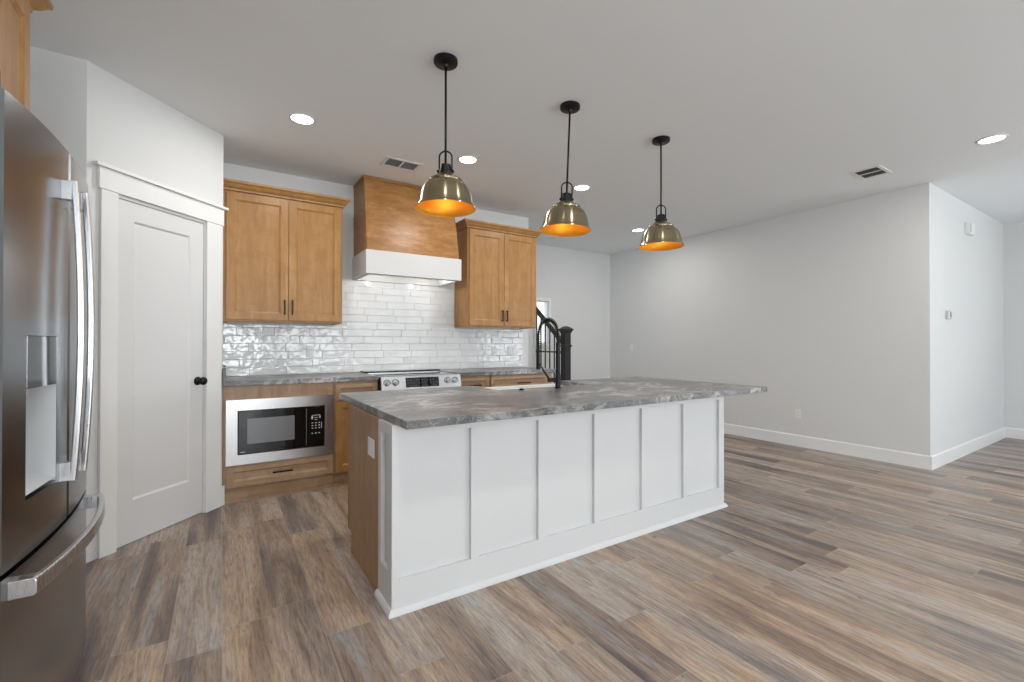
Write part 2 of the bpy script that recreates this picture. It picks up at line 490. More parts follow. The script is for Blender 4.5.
for a, b in ADDED_SIDE_WINDOWS:
    window('window_%d' % wn, 'y', EX, EX+TH, a, b, 0.3, 2.4, 2, inward=-1); wn += 1  # frames of the added, unseen side windows
for a, b in ADDED_LEFT_WINDOWS:
    window('window_%d' % wn, 'y', LX-TH, LX, a, b, 0.3, 2.4, 2, inward=1); wn += 1  # frames of the added, unseen left windows
window('window_%d' % wn, 'x', FW, FW+TH, WX0, WX1, WZ0, WZ1, 1, casing=0.05, pane=True, inward=-1)

def base_prof(mb, a, b, n, h=0.14, t=0.016):
    """baseboard from a to b (xy), n = room-side normal"""
    a = Vector(a); b = Vector(b); n = Vector(n)
    pr = [(0.0015, 0), (t, 0), (t, h-0.012), (t*0.45, h), (0.0015, h)]
    ra = [(a.x+n.x*u, a.y+n.y*u, z) for u, z in pr]; rb = [(b.x+n.x*u, b.y+n.y*u, z) for u, z in pr]
    mb.loft([ra, rb]); return mb
S(base_prof(MB(), (RX, RY+0.0005), (RX, FW), (-1, 0)), 'baseboard_long_right', M_TRIM)
S(base_prof(MB(), (RX-0.016, RY), (EX-0.018, RY), (0, -1)), 'baseboard_return', M_TRIM)
S(base_prof(MB(), (EX, BACK_Y+.02), (EX, RY-.001), (-1, 0)), 'baseboard_right', M_TRIM)
S(base_prof(MB(), (4.30, FW), (RX-0.018, FW), (0, -1)), 'baseboard_stairs', M_TRIM)
S(base_prof(MB(), (LX+.02, 3.479), (P0.x-0.015, 3.479), (0, -1)), 'baseboard_alcove', M_TRIM)

# ---- angled pantry wall with its door.  local frame: s along the wall, w out into the room, z up
PM = Matrix(((Tn.x, Nn.x, 0, P0.x), (Tn.y, Nn.y, 0, P0.y), (0, 0, 1, 0), (0, 0, 0, 1)))
PLEN = (P1-P0).length
D0, D1, DT = 0.150, 0.805, 2.155        # opening
mb = MB(PM)
mb.box(0, D0, -TH, 0, 0, H).box(D1, PLEN, -TH, 0, 0, H).box(D0, D1, -TH, 0, DT, H)
S(mb, 'wall_pantry', M_WALL)
mb = MB(PM)
mb.box(0.066, D0+0.012, 0.001, 0.02, 0, DT+0.002)                # left casing
mb.box(D1-0.012, 0.925, 0.001, 0.02, 0, DT+0.002)                # right casing
mb.box(0.052, 0.943, 0.001, 0.023, DT+0.003, 2.284)              # head board
mb.box(0.030, 0.968, 0.001, 0.040, 2.285, 2.305)                 # cap
S(mb, 'trim_1', M_TRIM, bevel=0.002)
mb = MB(PM)                                                       # jambs lining the opening
mb.box(D0+0.001, D0+0.016, -TH+0.002, 0.0, 0, DT-0.001)
mb.box(D1-0.016, D1-0.001, -TH+0.002, 0.0, 0, DT-0.001)
mb.box(D0+0.016, D1-0.016, -TH+0.002, 0.0, DT-0.016, DT-0.001)
mb.box(D1-0.030, D1-0.016, -0.075, -0.048, 0, DT-0.016)
S(mb, 'trim_2', M_TRIM)
mb = MB(PM)
mb.box(0.925, PLEN+0.012, 0.001, 0.014, 0, 0.15)
S(mb, 'baseboard_pantry', M_TRIM, bevel=0.003)
s0, s1, dz0, dz1 = D0+0.019, D1-0.019, 0.008, DT-0.018
mb = MB(PM)
W0, W1 = -0.045, -0.008
a0, a1, b0, b1 = s0+0.108, s1-0.108, 0.268, 2.02
mb.box(s0, a0, W0, W1, dz0, dz1).box(a1, s1, W0, W1, dz0, dz1)
mb.box(a0, a1, W0, W1, dz0, b0).box(a0, a1, W0, W1, b1, dz1)
door = S(mb, 'door_1', M_DOOR)
mb = MB(PM); r = 0.011; q = 0.012
mb.box(a0+q, a1-q, W0+0.005, W1-r, b0+q, b1-q)
mb.quad((a0, W1, b0), (a1, W1, b0), (a1-q, W1-r, b0+q), (a0+q, W1-r, b0+q))
mb.quad((a0, W1, b1), (a1, W1, b1), (a1-q, W1-r, b1-q), (a0+q, W1-r, b1-q))
mb.quad((a0, W1, b0), (a0+q, W1-r, b0+q), (a0+q, W1-r, b1-q), (a0, W1, b1))
mb.quad((a1, W1, b0), (a1-q, W1-r, b0+q), (a1-q, W1-r, b1-q), (a1, W1, b1))
mb.build('door_panel', M_DOOR, door)
for z in (0.365, 1.14, 1.905):
    mb = MB(PM)
    mb.tube([(D0+0.0165, 0.004, z-0.047), (D0+0.0165, 0.004, z+0.047)], 0.0055, 10)
    mb.box(D0+0.0165, D0+0.021, -0.007, 0.002, z-0.045, z+0.045)
    mb.build('hinge', M_BLACK, door)
mb = MB(PM)
ks, kz = 0.742, 0.979
mb.lathe([(0.0, W1-0.001), (0.031, W1-0.001), (0.031, W1+0.004), (0.026, W1+0.009), (0.012, W1+0.010), (0.010, W1+0.030),
          (0.020, W1+0.036), (0.029, W1+0.046), (0.029, W1+0.056), (0.022, W1+0.064), (0.0, W1+0.066)], (ks, 0, kz), 24, 'Y', cap=False)
mb.build('door_knob', M_BLACK, door, smooth=True)

# ================================================================== helpers for cabinets
def shaker(mb, x0, x1, z0, z1, yf, th=0.02, fr=0.06, rec=0.010, ch=0.014):
    """framed front facing -y with its face at yf"""
    yb = yf+th
    mb.box(x0, x0+fr, yf, yb, z0, z1).box(x1-fr, x1, yf, yb, z0, z1)
    mb.box(x0+fr, x1-fr, yf, yb, z0, z0+fr).box(x0+fr, x1-fr, yf, yb, z1-fr, z1)
    a, b, c, d = x0+fr, x1-fr, z0+fr, z1-fr
    yr = yf+rec
    mb.box(a+ch, b-ch, yr, yb-0.002, c+ch, d-ch)
    mb.quad((a, yf+0.002, c), (b, yf+0.002, c), (b-ch, yr, c+ch), (a+ch, yr, c+ch))
    mb.quad((a, yf+0.002, d), (b, yf+0.002, d), (b-ch, yr, d-ch), (a+ch, yr, d-ch))
    mb.quad((a, yf+0.002, c), (a+ch, yr, c+ch), (a+ch, yr, d-ch), (a, yf+0.002, d))
    mb.quad((b, yf+0.002, c), (b-ch, yr, c+ch), (b-ch, yr, d-ch), (b, yf+0.002, d))
    return mb
def pull(M, x, z, yf, vert=True, L=0.13):
    """flat bar pull on a face at yf"""
    mb = MB(M)
    h = L/2
    if vert:
        mb.box(x-0.006, x+0.006, yf-0.030, yf-0.020, z-h, z+h)
        for s in (-1, 1): mb.box(x-0.005, x+0.005, yf-0.021, yf, z+s*(h-0.012)-0.006, z+s*(h-0.012)+0.006)
    else:
        mb.box(x-h, x+h, yf-0.030, yf-0.020, z-0.006, z+0.006)
        for s in (-1, 1): mb.box(x+s*(h-0.012)-0.006, x+s*(h-0.012)+0.006, yf-0.021, yf, z-0.005, z+0.005)
    return mb
def crown(mb, x0, x1, yf, yb, z0, left=True, right=True):
    """crown molding around a wall cabinet: front at yf, going back to yb"""
    pr = [(0.0, 0.0), (0.010, 0.002), (0.012, 0.016), (0.030, 0.030), (0.046, 0.052), (0.058, 0.060), (0.060, 0.078), (0.0, 0.078)]
    def corner(x, y, sx):   # mitred section
        return [(x+sx*u, y-u, z0+v) for u, v in pr]
    L = corner(x0, yf, -1 if left else 0); Rr = corner(x1, yf, 1 if right else 0)
    rings = []
    if left: rings.append([(x0-u, yb, z0+v) for u, v in pr])
    rings += [L, Rr]
    if right: rings.append([(x1+u, yb, z0+v) for u, v in pr])
    mb.loft(rings); mb.box(x0, x1, yf, yb, z0+0.06, z0+0.077)
    return mb
I4 = Matrix.Identity(4)
def wall_cabinet(label, M, x0, x1, z0, z1, yf, yb, doors, left=True, right=True, group=None, hz=None, mat=M_MAPLE):
    """doors: list of (x0,x1,handle side)"""
    c = M @ Vector(((x0+x1)/2, (yf+yb)/2, z0))
    t = thing('wall_cabinet', label, 'cabinet', c, group)
    mb = MB(M); mb.box(x0, x1, yf, yb, z0+0.02, z1)
    mb.box(x0, x0+0.03, yf, yb, z0, z0+0.02).box(x1-0.03, x1, yf, yb, z0, z0+0.02).box(x0+0.03, x1-0.03, yf, yf+0.02, z0, z0+0.02)
    mb.build('cabinet_body', mat, t, bevel=0.0015)
    for a, b, hs in doors:
        d = shaker(MB(M), a, b, z0+0.018, z1-0.012, yf-0.021).build('door', mat, t, bevel=0.0015)
        hx = b-0.028 if hs == 'r' else a+0.028
        z = (z0+0.018+0.05+0.065) if hz is None else hz
        pull(M, hx, z, yf-0.021).build('handle', M_PULL, d, bevel=0.001)
    crown(MB(M), x0, x1, yf-0.004, yb, z1, left, right).build('crown_molding', mat, t)
    return t

# ================================================================== RANGE WALL
CZ1, CZ0 = 0.955, 0.917                 # perimeter worktop
# tiled backsplash: individual glazed tiles in one mesh
mb = MB()
ROWH, TL = 0.0735, 0.305
z = CZ1+0.004; r = 0
XL, XR = 0.0155, 3.235
while z < 1.895:
    z1 = min(z+ROWH-0.0025, 1.900)
    cut = z < 1.420 and z1 > 1.426
    for n_ in range(1):
        sa, sb = (XL, XR) if z < 1.420 else (0.972, 2.272)
        x = sa - random.uniform(0, TL)
        while x < sb:
            a = max(x, sa); b = min(x+TL-0.0025, sb)
            if b-a > 0.012:
                zt_ = z1 if (not cut or (a > 0.965 and b < 2.28)) else 1.426
                ys = [BW-0.0085-random.uniform(0, 0.0016) for _ in range(4)]
                e = 0.0022
                fr = [(a+e, ys[0], z+e), (b-e, ys[1], z+e), (b-e, ys[2], zt_-e), (a+e, ys[3], zt_-e)]
                bk = [(a, BW-0.0045, z), (b, BW-0.0045, z), (b, BW-0.0045, zt_), (a, BW-0.0045, zt_)]
                bb = [(a, BW-0.002, z), (b, BW-0.002, z), (b, BW-0.002, zt_), (a, BW-0.002, zt_)]
                mb.loft([bb, bk, fr])
            x += TL
    z = z1+0.0025; r += 1
t = thing('backsplash', 'white glazed handmade-look subway tile on the range wall', 'backsplash', (1.6, BW-0.004, CZ1))
mb.build('tiles', M_TILE, t)
MB().box(XL, XR, BW-0.004, BW-0.001, CZ1+0.002, 1.427).box(0.972, 2.272, BW-0.004, BW-0.001, 1.427, 1.9).build('grout', M_GROUT, t)

# upper cabinets
wall_cabinet('tan maple wall cabinet with two doors, left of the range hood', I4, 0.0145, 0.962, 1.437, 2.532, 4.46, BW-0.002,
             [(0.036, 0.500, 'r'), (0.506, 0.948, 'l')], left=False)
wall_cabinet('tan maple wall cabinet with two doors, right of the range hood beside the stairs', I4, 2.282, 3.214, 1.437, 2.532, 4.46, BW-0.002,
             [(2.300, 2.744, 'r'), (2.750, 3.200, 'l')])
# range hood
HX0, HX1 = 1.142, 2.090
t = thing('range_hood', 'tapered wooden range hood with a white band at its bottom', 'range hood', ((HX0+HX1)/2, 4.5, 1.905))
yb = BW-0.010
mb = MB()
mb.loft([[(HX0, yb, 2.125), (HX1, yb, 2.125), (HX1, 4.270, 2.125), (HX0, 4.270, 2.125)],
         [(HX0, yb, H-0.002), (HX1, yb, H-0.002), (HX1-0.008, 4.415, H-0.002), (HX0+0.008, 4.415, H-0.002)]])
mb.build('hood_body', M_HOODW, t, bevel=0.002)
mb = MB()
mb.box(HX0-0.004, HX1+0.004, 4.398, 4.412, H-0.026, H-0.003)
mb.box(HX0-0.004, HX0+0.006, 4.412, yb, H-0.026, H-0.003).box(HX1-0.006, HX1+0.004, 4.412, yb, H-0.026, H-0.003)
mb.build('top_trim', M_HOODW, t, bevel=0.002)
BX0, BX1, BY = 1.128, 2.106, 4.250
mb = MB()
mb.box(BX0, BX1, BY, BY+0.022, 1.905, 2.128)
mb.box(BX0, BX0+0.022, BY+0.022, yb, 1.905, 2.128).box(BX1-0.022, BX1, BY+0.022, yb, 1.905, 2.128)
mb.box(BX0+0.022, BX1-0.022, BY+0.022, yb, 2.11, 2.128)
mb.build('hood_band', M_BAND, t, bevel=0.002)
mb = MB()   # liner, coloured white for lamp light on its steel, open below, with sloped sides
x0, x1, y0, y1 = BX0+0.026, BX1-0.026, BY+0.026, yb-0.004
mb.loft([[(x0, y0, 1.902), (x1, y0, 1.902), (x1, y1, 1.902), (x0, y1, 1.902)],
         [(x0+0.02, y0+0.02, 1.902), (x1-0.02, y0+0.02, 1.902), (x1-0.02, y1-0.02, 1.902), (x0+0.02, y1-0.02, 1.902)],
         [(x0+0.05, y0+0.07, 1.965), (x1-0.05, y0+0.07, 1.965), (x1-0.05, y1-0.04, 1.965), (x0+0.05, y1-0.04, 1.965)]], cap=False)
ins = mb.build('hood_liner', M_PLAS, t)
mb = MB()
for k in range(26):
    x = x0+0.055 + k*(x1-x0-0.11)/26
    mb.box(x, x+0.022, y0+0.07, y1-0.04, 1.966+0.006*(k % 2), 1.978)
mb.build('baffle_filter', M_STEEL, t)
for x in (HX0+0.22, HX1-0.22):
    MB().lathe([(0.0, 0.0), (0.030, 0.0), (0.030, 0.004), (0.0, 0.004)], (x, y0+0.20, 1.958), 20, cap=False).build('hood_lamp', M_LENS, ins)
    ld = bpy.data.lights.new('hood_lamp_light', 'POINT'); ld.energy = 1.2; ld.color = (1, 0.98, 0.95); ld.shadow_soft_size = 0.03
    o = bpy.data.objects.new('hood_lamp_light', ld); COL.objects.link(o); o.location = (x, y0+0.20, 1.935)

# ---- base cabinets (front faces -y at y 4.18)
BF = 4.18
def base_body(t, x0, x1, mat=M_LOW, toe=True):
    MB().box(x0, x1, BF, BW-0.002, 0.112, CZ0-0.001).box(x0, x1, BF+0.03, BW-0.002, 0, 0.112).build('cabinet_body', mat, t, bevel=0.0015)
    mb = MB().box(x0, x1, BF+0.012, BF+0.0295, 0.0, 0.111)
    mb.box(x0, x1, BF-0.002, BF+0.0115, 0.0, 0.018)
    mb.build('toe_kick', M_LOW_H, t, bevel=0.002)
t = thing('base_cabinet', 'wooden base cabinet around the built-in microwave, beside the pantry', 'cabinet', (0.425, 4.48, 0))
# body is a shell with a niche for the oven
mb = MB()
X0, X1 = 0.016, 0.833
NX0, NX1, NZ0, NZ1 = 0.085, 0.775, 0.335, 0.770
mb.box(X0, NX0, BF, BW-0.002, 0.112, CZ0-0.001).box(NX1, X1, BF, BW-0.002, 0.112, CZ0-0.001)
mb.box(NX0, NX1, BF, BW-0.002, 0.112, NZ0).box(NX0, NX1, BF, BW-0.002, NZ1, CZ0-0.001)
mb.box(X0, X1, BF+0.03, BW-0.002, 0, 0.112)
mb.build('cabinet_body', M_LOW, t, bevel=0.0015)
mb = MB().box(X0, X1, BF+0.012, BF+0.0295, 0.0, 0.111).box(X0, X1, BF-0.004, BF+0.0115, 0.0, 0.018)
mb.build('toe_kick', M_LOW_H, t, bevel=0.002)
d = shaker(MB(), 0.040, 0.826, 0.124, 0.290, BF-0.020, fr=0.045).build('drawer', M_LOW_H, t, bevel=0.0015)
pull(I4, 0.432, 0.207, BF-0.020, vert=False, L=0.15).build('handle', M_PULL, d, bevel=0.001)

# microwave in its stainless trim kit
t = thing('microwave', 'built-in microwave with a stainless steel trim frame and black glass front', 'microwave', (0.43, BF-0.01, 0.30))
mx0, mx1, mz0, mz1 = 0.036, 0.826, 0.296, 0.808
gx0, gx1, gz0, gz1 = 0.113, 0.756, 0.374, 0.722
mb = MB(); yf = BF-0.026
mb.box(mx0, gx0, yf, BF-0.001, mz0, mz1).box(gx1, mx1, yf, BF-0.001, mz0, mz1)
mb.box(gx0, gx1, yf, BF-0.001, mz0, gz0).box(gx0, gx1, yf, BF-0.001, gz1, mz1)
mb.build('trim_frame', M_STEEL, t)
MB().box(gx0+0.002, gx1-0.002, yf+0.012, BF+0.35, gz0+0.002, gz1-0.002).build('oven_case', M_DARK, t)
MB().box(gx0+0.006, 0.625, yf+0.002, yf+0.011, gz0+0.006, gz1-0.006).build('oven_door', M_BLKGLOSS, t, bevel=0.0015)
dd = t.children[-1]
MB().box(0.180, 0.520, yf+0.0005, yf+0.0018, 0.455, 0.655).build('oven_window', M_MWWIN, dd)
MB().box(0.609, 0.613, yf-0.0005, yf+0.0018, gz0+0.02, gz1-0.02).build('door_edge_strip', M_GREYPR, dd)
MB().box(0.135, 0.165, yf+0.0008, yf+0.0018, 0.392, 0.397).build('maker_mark', M_PRINT, dd)
cp = MB().box(0.628, gx1-0.006, yf+0.002, yf+0.011, gz0+0.006, gz1-0.006).build('control_panel', M_BLKGLOSS, t, bevel=0.0015)
keys = [(0.655, 0.720, 0.640, 0.644), (0.650, 0.662, 0.610, 0.636), (0.712, 0.722, 0.615, 0.636), (0.672, 0.700, 0.620, 0.624),
        (0.675, 0.697, 0.602, 0.606), (0.728, 0.732, 0.53, 0.58)]
keys += [(0.652+i*0.027, 0.664+i*0.027, 0.530+j*0.022, 0.537+j*0.022) for i in range(3) for j in range(3)]
keys += [(0.652+i*0.027, 0.663+i*0.027, 0.486, 0.494) for i in range(3)]
for a, b, c, d_ in keys:
    MB().box(a, b, yf+0.0006, yf+0.0018, c, d_).build('key', M_PRINT, cp)

# narrow cabinet between microwave and range
t = thing('base_cabinet', 'narrow wooden base cabinet with drawer and door, between microwave and range', 'cabinet', (1.03, 4.48, 0))
base_body(t, 0.8345, 1.219)
shaker(MB(), 0.846, 1.208, 0.752, 0.900, BF-0.020, fr=0.040).build('drawer', M_LOW_H, t, bevel=0.0015)
shaker(MB(), 0.846, 1.208, 0.124, 0.740, BF-0.020, fr=0.055).build('door', M_MAPLE, t, bevel=0.0015)
# right run
t = thing('base_cabinet', 'wooden base cabinet with a wide drawer, just right of the range', 'cabinet', (2.21, 4.48, 0))
base_body(t, 2.026, 2.400)
d = shaker(MB(), 2.036, 2.390, 0.762, 0.903, BF-0.020, fr=0.036).build('drawer', M_LOW_H, t, bevel=0.0015)
pull(I4, 2.213, 0.822, BF-0.020, vert=False, L=0.15).build('handle', M_PULL, d, bevel=0.001)
shaker(MB(), 2.036, 2.390, 0.124, 0.750, BF-0.020, fr=0.055).build('door', M_LOW, t, bevel=0.0015)
t = thing('base_cabinet', 'wooden base cabinet with a wide drawer, at the stair end of the run', 'cabinet', (2.83, 4.48, 0))
base_body(t, 2.4015, 3.235)
d = shaker(MB(), 2.414, 3.150, 0.762, 0.903, BF-0.020, fr=0.036).build('drawer', M_LOW_H, t, bevel=0.0015)
pull(I4, 2.825, 0.822, BF-0.020, vert=False, L=0.17).build('handle', M_PULL, d, bevel=0.001)
for a, b in ((2.414, 2.778), (2.786, 3.150)):
    shaker(MB(), a, b, 0.124, 0.750, BF-0.020, fr=0.055).build('door', M_LOW, t, bevel=0.0015)

# worktops
o = MB().box(0.0145, 1.221, 4.150, BW-0.011, CZ0, CZ1).grounded('countertop', M_STONE, bevel=0.003)
tag(o, 'grey veined stone countertop on the wall run above the microwave, left of the range', 'countertop')
MB().box(0.0145, 0.036, 4.150, BW-0.011, CZ1, CZ1+0.105).build('side_splash', M_STONE, o, bevel=0.002)
o = MB().box(2.024, 3.300, 4.150, BW-0.011, CZ0, CZ1).grounded('countertop', M_STONE, bevel=0.003)
tag(o, 'grey veined stone countertop on the wall run, right of the range', 'countertop')

# range
RX0, RX1 = 1.2235, 2.0215
t = thing('range', 'slide-in stainless electric range with front knobs and a black display', 'range', ((RX0+RX1)/2, 4.45, 0))
MB().box(RX0, RX1, 4.13, BW-0.03, 0.02, 0.935).box(RX0+0.03, RX1-0.03, 4.16, BW-0.05, 0.0, 0.02).build('range_body', M_STEEL, t)
od = MB().box(RX0+0.004, RX1-0.004, 4.090, 4.129, 0.20, 0.800).build('oven_door', M_STEEL, t, bevel=0.003)
MB().box(RX0+0.09, RX1-0.09, 4.087, 4.0898, 0.32, 0.66).build('oven_window', M_BLKGLOSS, od)
mb = MB(); mb.tube([(RX0+0.05, 4.045, 0.755), (RX1-0.05, 4.045, 0.755)], 0.011, 12)
for x in (RX0+0.09, RX1-0.09): mb.tube([(x, 4.045, 0.755), (x, 4.09, 0.755)], 0.008, 8)
mb.build('handle', M_HANDLE, od, smooth=True)
MB().box(RX0+0.004, RX1-0.004, 4.095, 4.129, 0.04, 0.19).build('warming_drawer', M_STEEL, t, bevel=0.003)
# sloped control fascia
ZB, ZT, YB_, YT_ = 0.822, 0.947, 4.075, 4.100
def fas(x, z, off=0.0):
    y = YB_ + (YT_-YB_)*(z-ZB)/(ZT-ZB); return (x, y-off, z)
mb = MB()
mb.loft([[fas(RX0, ZB), fas(RX0, ZT), (RX0, 4.17, ZT), (RX0, 4.17, ZB)],
         [fas(RX1, ZB), fas(RX1, ZT), (RX1, 4.17, ZT), (RX1, 4.17, ZB)]])
cpn = mb.build('control_panel', M_STEEL, t, bevel=0.003)
mb = MB()
mb.loft([[fas(1.452, 0.842, .0015), fas(1.452, 0.932, .0015), fas(1.452, 0.932, -.002), fas(1.452, 0.842, -.002)],
         [fas(1.785, 0.842, .0015), fas(1.785, 0.932, .0015), fas(1.785, 0.932, -.002), fas(1.785, 0.842, -.002)]])
dp = mb.build('display', M_BLKGLOSS, cpn)
for i in range(11):
    for j in range(3):
        if (i*7+j*3) % 4 == 0: continue
        x = 1.468+i*0.028; z = 0.853+j*0.027
        mb = MB(); mb.quad(fas(x, z, .002), fas(x+0.012, z, .002), fas(x+0.012, z+0.004, .002), fas(x, z+0.004, .002))
        mb.build('touch_key', M_GREYPR, dp)
for kx in (1.277, 1.354, 1.878, 1.955):
    kz = 0.889; ky = fas(kx, kz)[1]
    k_ = MB().lathe([(0.0, 0.0), (0.027, 0.0), (0.027, -0.004), (0.021, -0.006), (0.020, -0.028), (0.017, -0.032), (0.0, -0.032)], (kx, ky, kz), 24, 'Y', cap=False).build('knob', M_HANDLE, t, smooth=False)
    MB().lathe([(0.0285, -0.0005), (0.034, -0.0005), (0.034, -0.002), (0.0285, -0.002), (0.0285, -0.0005)], (kx, ky, kz), 24, 'Y', cap=False).build('knob_ring', M_BLACK, k_)
MB().box(RX0, RX1, 4.1715, BW-0.03, 0.9352, 0.949).build('cooktop', M_BLKGLOSS, t, bevel=0.002)
mb = MB()
mb.box(RX0-0.012, RX1+0.002, 4.60, BW-0.012, 0.957, 0.972)
mb.build('rear_vent_trim', M_BLKGLOSS, t, bevel=0.003)
MB().box(RX0, RX1, 4.55, BW-0.012, 0.950, 0.956).build('rear_shelf', M_STEEL, t)

# ================================================================== ISLAND
IX0, IX1, IYF, IYW, IYB = 0.666, 3.267, 2.058, 2.272, 2.900
IZ = 0.875
t = thing('kitchen_island', 'long kitchen island with white panelled front and a brown wooden end', 'island', ((IX0+IX1)/2, 2.5, 0))
# white knee wall (core) + applied frame boards
mb = MB()
rec = 0.020
mb.box(IX0+rec, IX1-rec, IYF+rec, IYW, 0, IZ)
mb.build('panel_backing', M_ISL, t)
mb = MB()
mb.box(IX0, IX1, IYF, IYF+rec, 0, 0.155)                    # bottom rail
mb.box(IX0, IX1, IYF, IYF+rec, 0.825, IZ)                   # top rail
xs = [0.666, 0.698]
pan = [(0.698, 1.077), (1.123, 1.501), (1.546, 1.923), (1.970, 2.345), (2.394, 2.778), (2.826, 3.205)]
cur = IX0
for a, b in pan:
    mb.box(cur, a, IYF, IYF+rec, 0.155, 0.825); cur = b
mb.box(cur, IX1, IYF, IYF+rec, 0.155, 0.825)
mb.build('front_frame', M_ISL, t)
for X0, X1 in ((IX0, IX0+rec), (IX1-rec, IX1)):
    mb = MB()
    ya = IYF+rec
    mb.box(X0, X1, ya, IYW, 0, 0.185).box(X0, X1, ya, IYW, 0.825, IZ)
    mb.box(X0, X1, ya, ya+0.030, 0.185, 0.825).box(X0, X1, IYW-0.045, IYW, 0.185, 0.825)
    mb.build('end_frame', M_ISL, t)
mb = MB()   # shoe moulding on the white part
def shoe(mb, a, b, n, w=0.018, h=0.030):
    a = Vector(a); b = Vector(b); n = Vector(n)
    pr = [(0, 0), (w, 0), (w, 0.006), (w*0.8, h*0.6), (w*0.35, h*0.95), (0, h)]
    ra = [(a.x+n[0][0]*u, a.y+n[0][1]*u, z) for u, z in pr] if False else None
    return mb
pr = [(0.0, 0), (0.019, 0), (0.019, 0.006), (0.015, 0.018), (0.007, 0.028), (0.0, 0.030)]
e = 0.0005
mb.loft([[(IX0-e-u, IYW, z) for u, z in pr], [(IX0-e-u, IYF-e-u, z) for u, z in pr],
         [(IX1+e+u, IYF-e-u, z) for u, z in pr], [(IX1+e+u, IYW, z) for u, z in pr]])
mb.build('shoe_molding', M_ISL, t)
# wooden cabinet boxes behind
mb = MB()
mb.box(IX0+0.020, 1.66, IYW+0.001, IYB-0.022, 0.11, IZ)
mb.box(2.62, IX1-0.020, IYW+0.001, IYB-0.022, 0.11, IZ)
mb.box(1.66, 2.62, IYW+0.001, IYB-0.022, 0.11, 0.64)
mb.box(IX0+0.020, IX1-0.020, IYW+0.001, IYB-0.08, 0, 0.11)
mb.build('cabinet_body', M_ISLW, t)
for X0, X1 in ((IX0, IX0+0.019), (IX1-0.019, IX1)):
    MB().box(X0, X1, IYW+0.001, IYB, 0.118, IZ).box(X0, X1, IYW+0.001, 2.822, 0, 0.118).build('end_panel', M_ISLW, t)
MB().box(IX0-0.003, IX0-0.0005, IYW+0.002, 2.822, 0, 0.018).box(IX0-0.0025, IX0-0.0003, IYB-0.012, IYB, 0.118, IZ).build('end_panel_edge', M_MAPLE, t)
fr = [(0.690, 1.170), (1.174, 1.654), (2.626, 3.243)]
for a, b in fr:
    M180 = Matrix.Translation((a+b, 0, 0)) @ Matrix.Diagonal((-1, 1, 1, 1))
    Mf = Matrix.Translation((0, 2*(IYB-0.012), 0)) @ Matrix.Diagonal((1, -1, 1, 1))
    shaker(MB(Mf), a, b, 0.124, 0.868, IYB-0.022).build('door', M_LOW, t)
Mf = Matrix.Translation((0, 2*(IYB-0.012), 0)) @ Matrix.Diagonal((1, -1, 1, 1))
for a, b in ((1.665, 2.138), (2.142, 2.615)):
    shaker(MB(Mf), a, b, 0.124, 0.635, IYB-0.022).build('door', M_LOW, t)

# island worktop with an open notch for the apron sink
TX0, TX1, TY0, TY1 = 0.682, 3.625, 1.915, 3.238
SX0, SX1, SY0 = 1.705, 2.600, 2.835
mb = MB()
out = [(TX0, TY0), (TX1, TY0), (TX1, TY1), (SX1, TY1), (SX1, SY0), (SX0, SY0), (SX0, TY1), (TX0, TY1)]
mb.prism(out, 0.8765, 0.915)
bmesh.ops.triangulate(mb.bm, faces=[f for f in mb.bm.faces if len(f.verts) > 4])
o = mb.grounded('countertop', M_STONE, bevel=0.003)
tag(o, 'large grey veined stone countertop on the white kitchen island', 'countertop')
# apron sink
t = thing('apron_sink', 'white apron-front sink set into the island countertop', 'sink', ((SX0+SX1)/2, 3.03, 0.645))
a, b, c, d_ = SX0-0.018, SX1+0.018, SY0-0.018, 3.262
zt, zb = 0.8755, 0.650
def rr(x0, x1, y0, y1, r, z, n=5):
    pts = []
    for (cx, cy, a0) in ((x1-r, y1-r, 0), (x0+r, y1-r, PI/2), (x0+r, y0+r, PI), (x1-r, y0+r, 1.5*PI)):
        for k in range(n+1):
            q = a0 + k*PI/2/n; pts.append((cx+r*math.cos(q), cy+r*math.sin(q), z))
    return pts
mb = MB()
i0, i1, i2, i3 = SX0+0.004, SX1-0.004, SY0+0.004, 3.230
mb.loft([rr(a, b, c, d_, 0.012, zb), rr(a, b, c, d_, 0.012, zt-0.004), rr(a+.003, b-.003, c+.003, d_-.003, 0.012, zt),
         rr(i0, i1, i2, i3, 0.03, zt), rr(i0+.004, i1-.004, i2+.004, i3-.004, 0.03, zt-0.006),
         rr(i0+.015, i1-.015, i2+.015, i3-.015, 0.03, zb+0.04), rr(i0+.05, i1-.05, i2+.05, i3-.05, 0.03, zb+0.02)])
mb.build('basin', M_SINK, t)
MB().box(SX0+0.0015, SX1-0.0015, 3.236, 3.262, zt, 0.893).build('rim', M_SINK, t, bevel=0.004)
MB().lathe([(0.0, 0.0), (0.045, 0.0), (0.045, 0.004), (0.0, 0.004)], (2.15, 3.03, zb+0.0205), 24, cap=False).build('drain', M_STEEL, t)
# faucet
FX, FY, FZ = 2.160, 2.712, 0.915
t = thing('faucet', 'matte black spring faucet with pull-down sprayer standing beside the sink', 'faucet', (FX, FY, FZ))
mb = MB()
mb.lathe([(0.0, 0.0), (0.028, 0.0), (0.028, 0.006), (0.021, 0.010), (0.020, 0.10), (0.018, 0.11), (0.0165, 0.30), (0.0165, 0.345), (0.0, 0.345)], (FX, FY, FZ), 24, cap=False)
mb.build('post', M_BLACK, t, smooth=False)
# spring arc
arc = []
RR = 0.127; zc = FZ+0.40
for k in range(5): arc.append((FX, FY, FZ+0.345+0.055*k/5))
for k in range(25):
    q = PI - PI*k/24
    arc.append((FX, FY+RR+RR*math.cos(q), zc+RR*math.sin(q)))
for k in range(1, 5): arc.append((FX, FY+2*RR, zc-0.028*k))
MB().tube(arc, 0.0075, 10).build('hose', M_BLACK, t, smooth=True)
